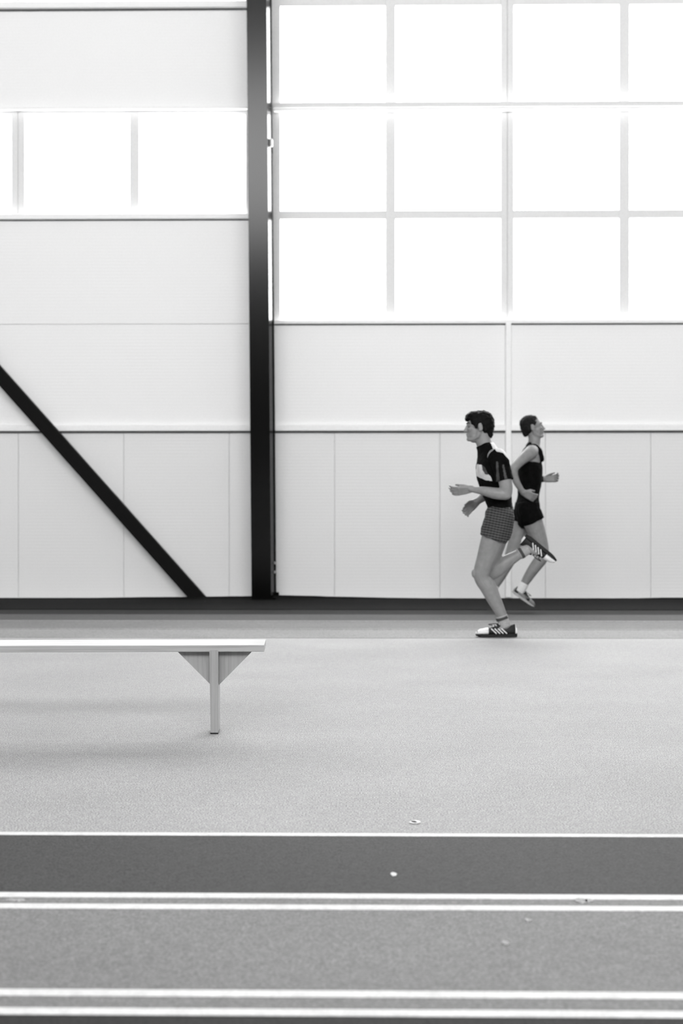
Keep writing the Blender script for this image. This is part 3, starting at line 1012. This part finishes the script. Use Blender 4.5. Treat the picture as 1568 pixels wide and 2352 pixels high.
personB = remeshed('person', bm, M['skin'], 0.0042, 5, None, loc=OB)
tag(personB, 'runner in black singlet and short black shorts heading right, nearer the wall', 'person')
add_face_parts(hB, personB, M['eye'], M['hair_brown'])
bm = bmesh.new()
hB.b(bm, -0.022, 0, 0.048, (0.098, 0.079, 0.079))
hB.b(bm, -0.046, 0, 0.015, (0.072, 0.076, 0.080))
hB.b(bm, -0.074, 0, -0.035, (0.032, 0.052, 0.045), -0.1)
hB.b(bm, 0.012, 0, 0.094, (0.050, 0.056, 0.024), -0.18)
for sd in (-1, 1):
    hB.b(bm, 0.006, sd * 0.066, 0.038, (0.028, 0.013, 0.028))
    hB.b(bm, -0.046, sd * 0.063, 0.0, (0.026, 0.016, 0.042))
remeshed('hair', bm, M['hair_brown'], 0.005, 3, personB, 0.004, 70.0)
# singlet
bm = bmesh.new()
loft(bm, [(b(*p), rl + .010, rd + .008) for p, rl, rd in [((1210, 1170), .164, .100), ((1212, 1152), .150, .094)] + torsoB[2:5]] + [(b(1220, 1056), .150, .095)], 24)
for sd in (-1, 1):   # straps over the shoulders
    loft(bm, [(b(1200, 1064, sd * .085), .040, .030), (b(1208, 1040, sd * .090), .036, .030), (b(1221, 1028, sd * .086), .034, .026), (b(1234, 1036, sd * .082), .036, .026), (b(1240, 1058, sd * .08), .045, .030)], 14)
loft(bm, [(b(1213, 1026), .080, .022), (b(1216, 1022), .074, .022)], 14)
loft(bm, [(b(1236, 1040, -.07), .03, .022), (b(1238, 1044, 0), .03, .022), (b(1236, 1040, .07), .03, .022)], 12)
remeshed('singlet', bm, M['singlet'], 0.0045, 4, personB, 0.003, 22.0)
# split-leg shorts
bm = bmesh.new()
loft(bm, [(b(1209, 1196), .155, .092), (b(1210, 1174), .172, .105), (b(1212, 1154), .165, .106)], 24)
loft(bm, [(b(1212, 1158, -.080), .096, .100), (b(1213, 1174, -.088), .100, .103), (b(1220, 1192, -.09), .100, .103), (b(1224, 1201, -.09), .098, .100)], 20, cap=False)
loft(bm, [(b(1210, 1158, .080), .096, .100), (b(1208, 1174, .088), .100, .103), (b(1202, 1194, .09), .100, .101), (b(1199, 1204, .09), .098, .098)], 20, cap=False)
remeshed('shorts', bm, M['shorts_black'], 0.0045, 3, personB, 0.005, 16.0)
for path in ([(b(1202, 1341, -.08), .038, .041), (b(1196, 1352, -.08), .038, .042), (b(1190, 1361, -.08), .038, .042)], [(b(1139, 1347, .085), .037, .041), (b(1131, 1360, .085), .037, .041), (b(1127, 1368, .085), .037, .041)]):
    bm = bmesh.new(); loft(bm, path, 18, cap=False)
    obj('sock', bm, M['sock_white'], personB, True)
bm = bmesh.new(); loft(bm, [(b(1248, 1101, .192), .034, .031), (b(1254, 1101, .186), .032, .029)], 16, cap=False)
obj('wristwatch', bm, M['sole'], personB, True)['label'] = 'black wristwatch'
mB = (M['shoe_black'], M['shoe_grey'], M['sole_pale'], M['shoe_grey'])
shoe(personB, b(1173, 1362, -.08), b(1221, 1396, -.08), (0.5, 0, 0.75), 0.27, mB, 0, stripes=True)
shoe(personB, b(1110, 1362, .085), b(1142, 1405, .085), (0.8, 0, 0.6), 0.27, mB, 0, stripes=True)
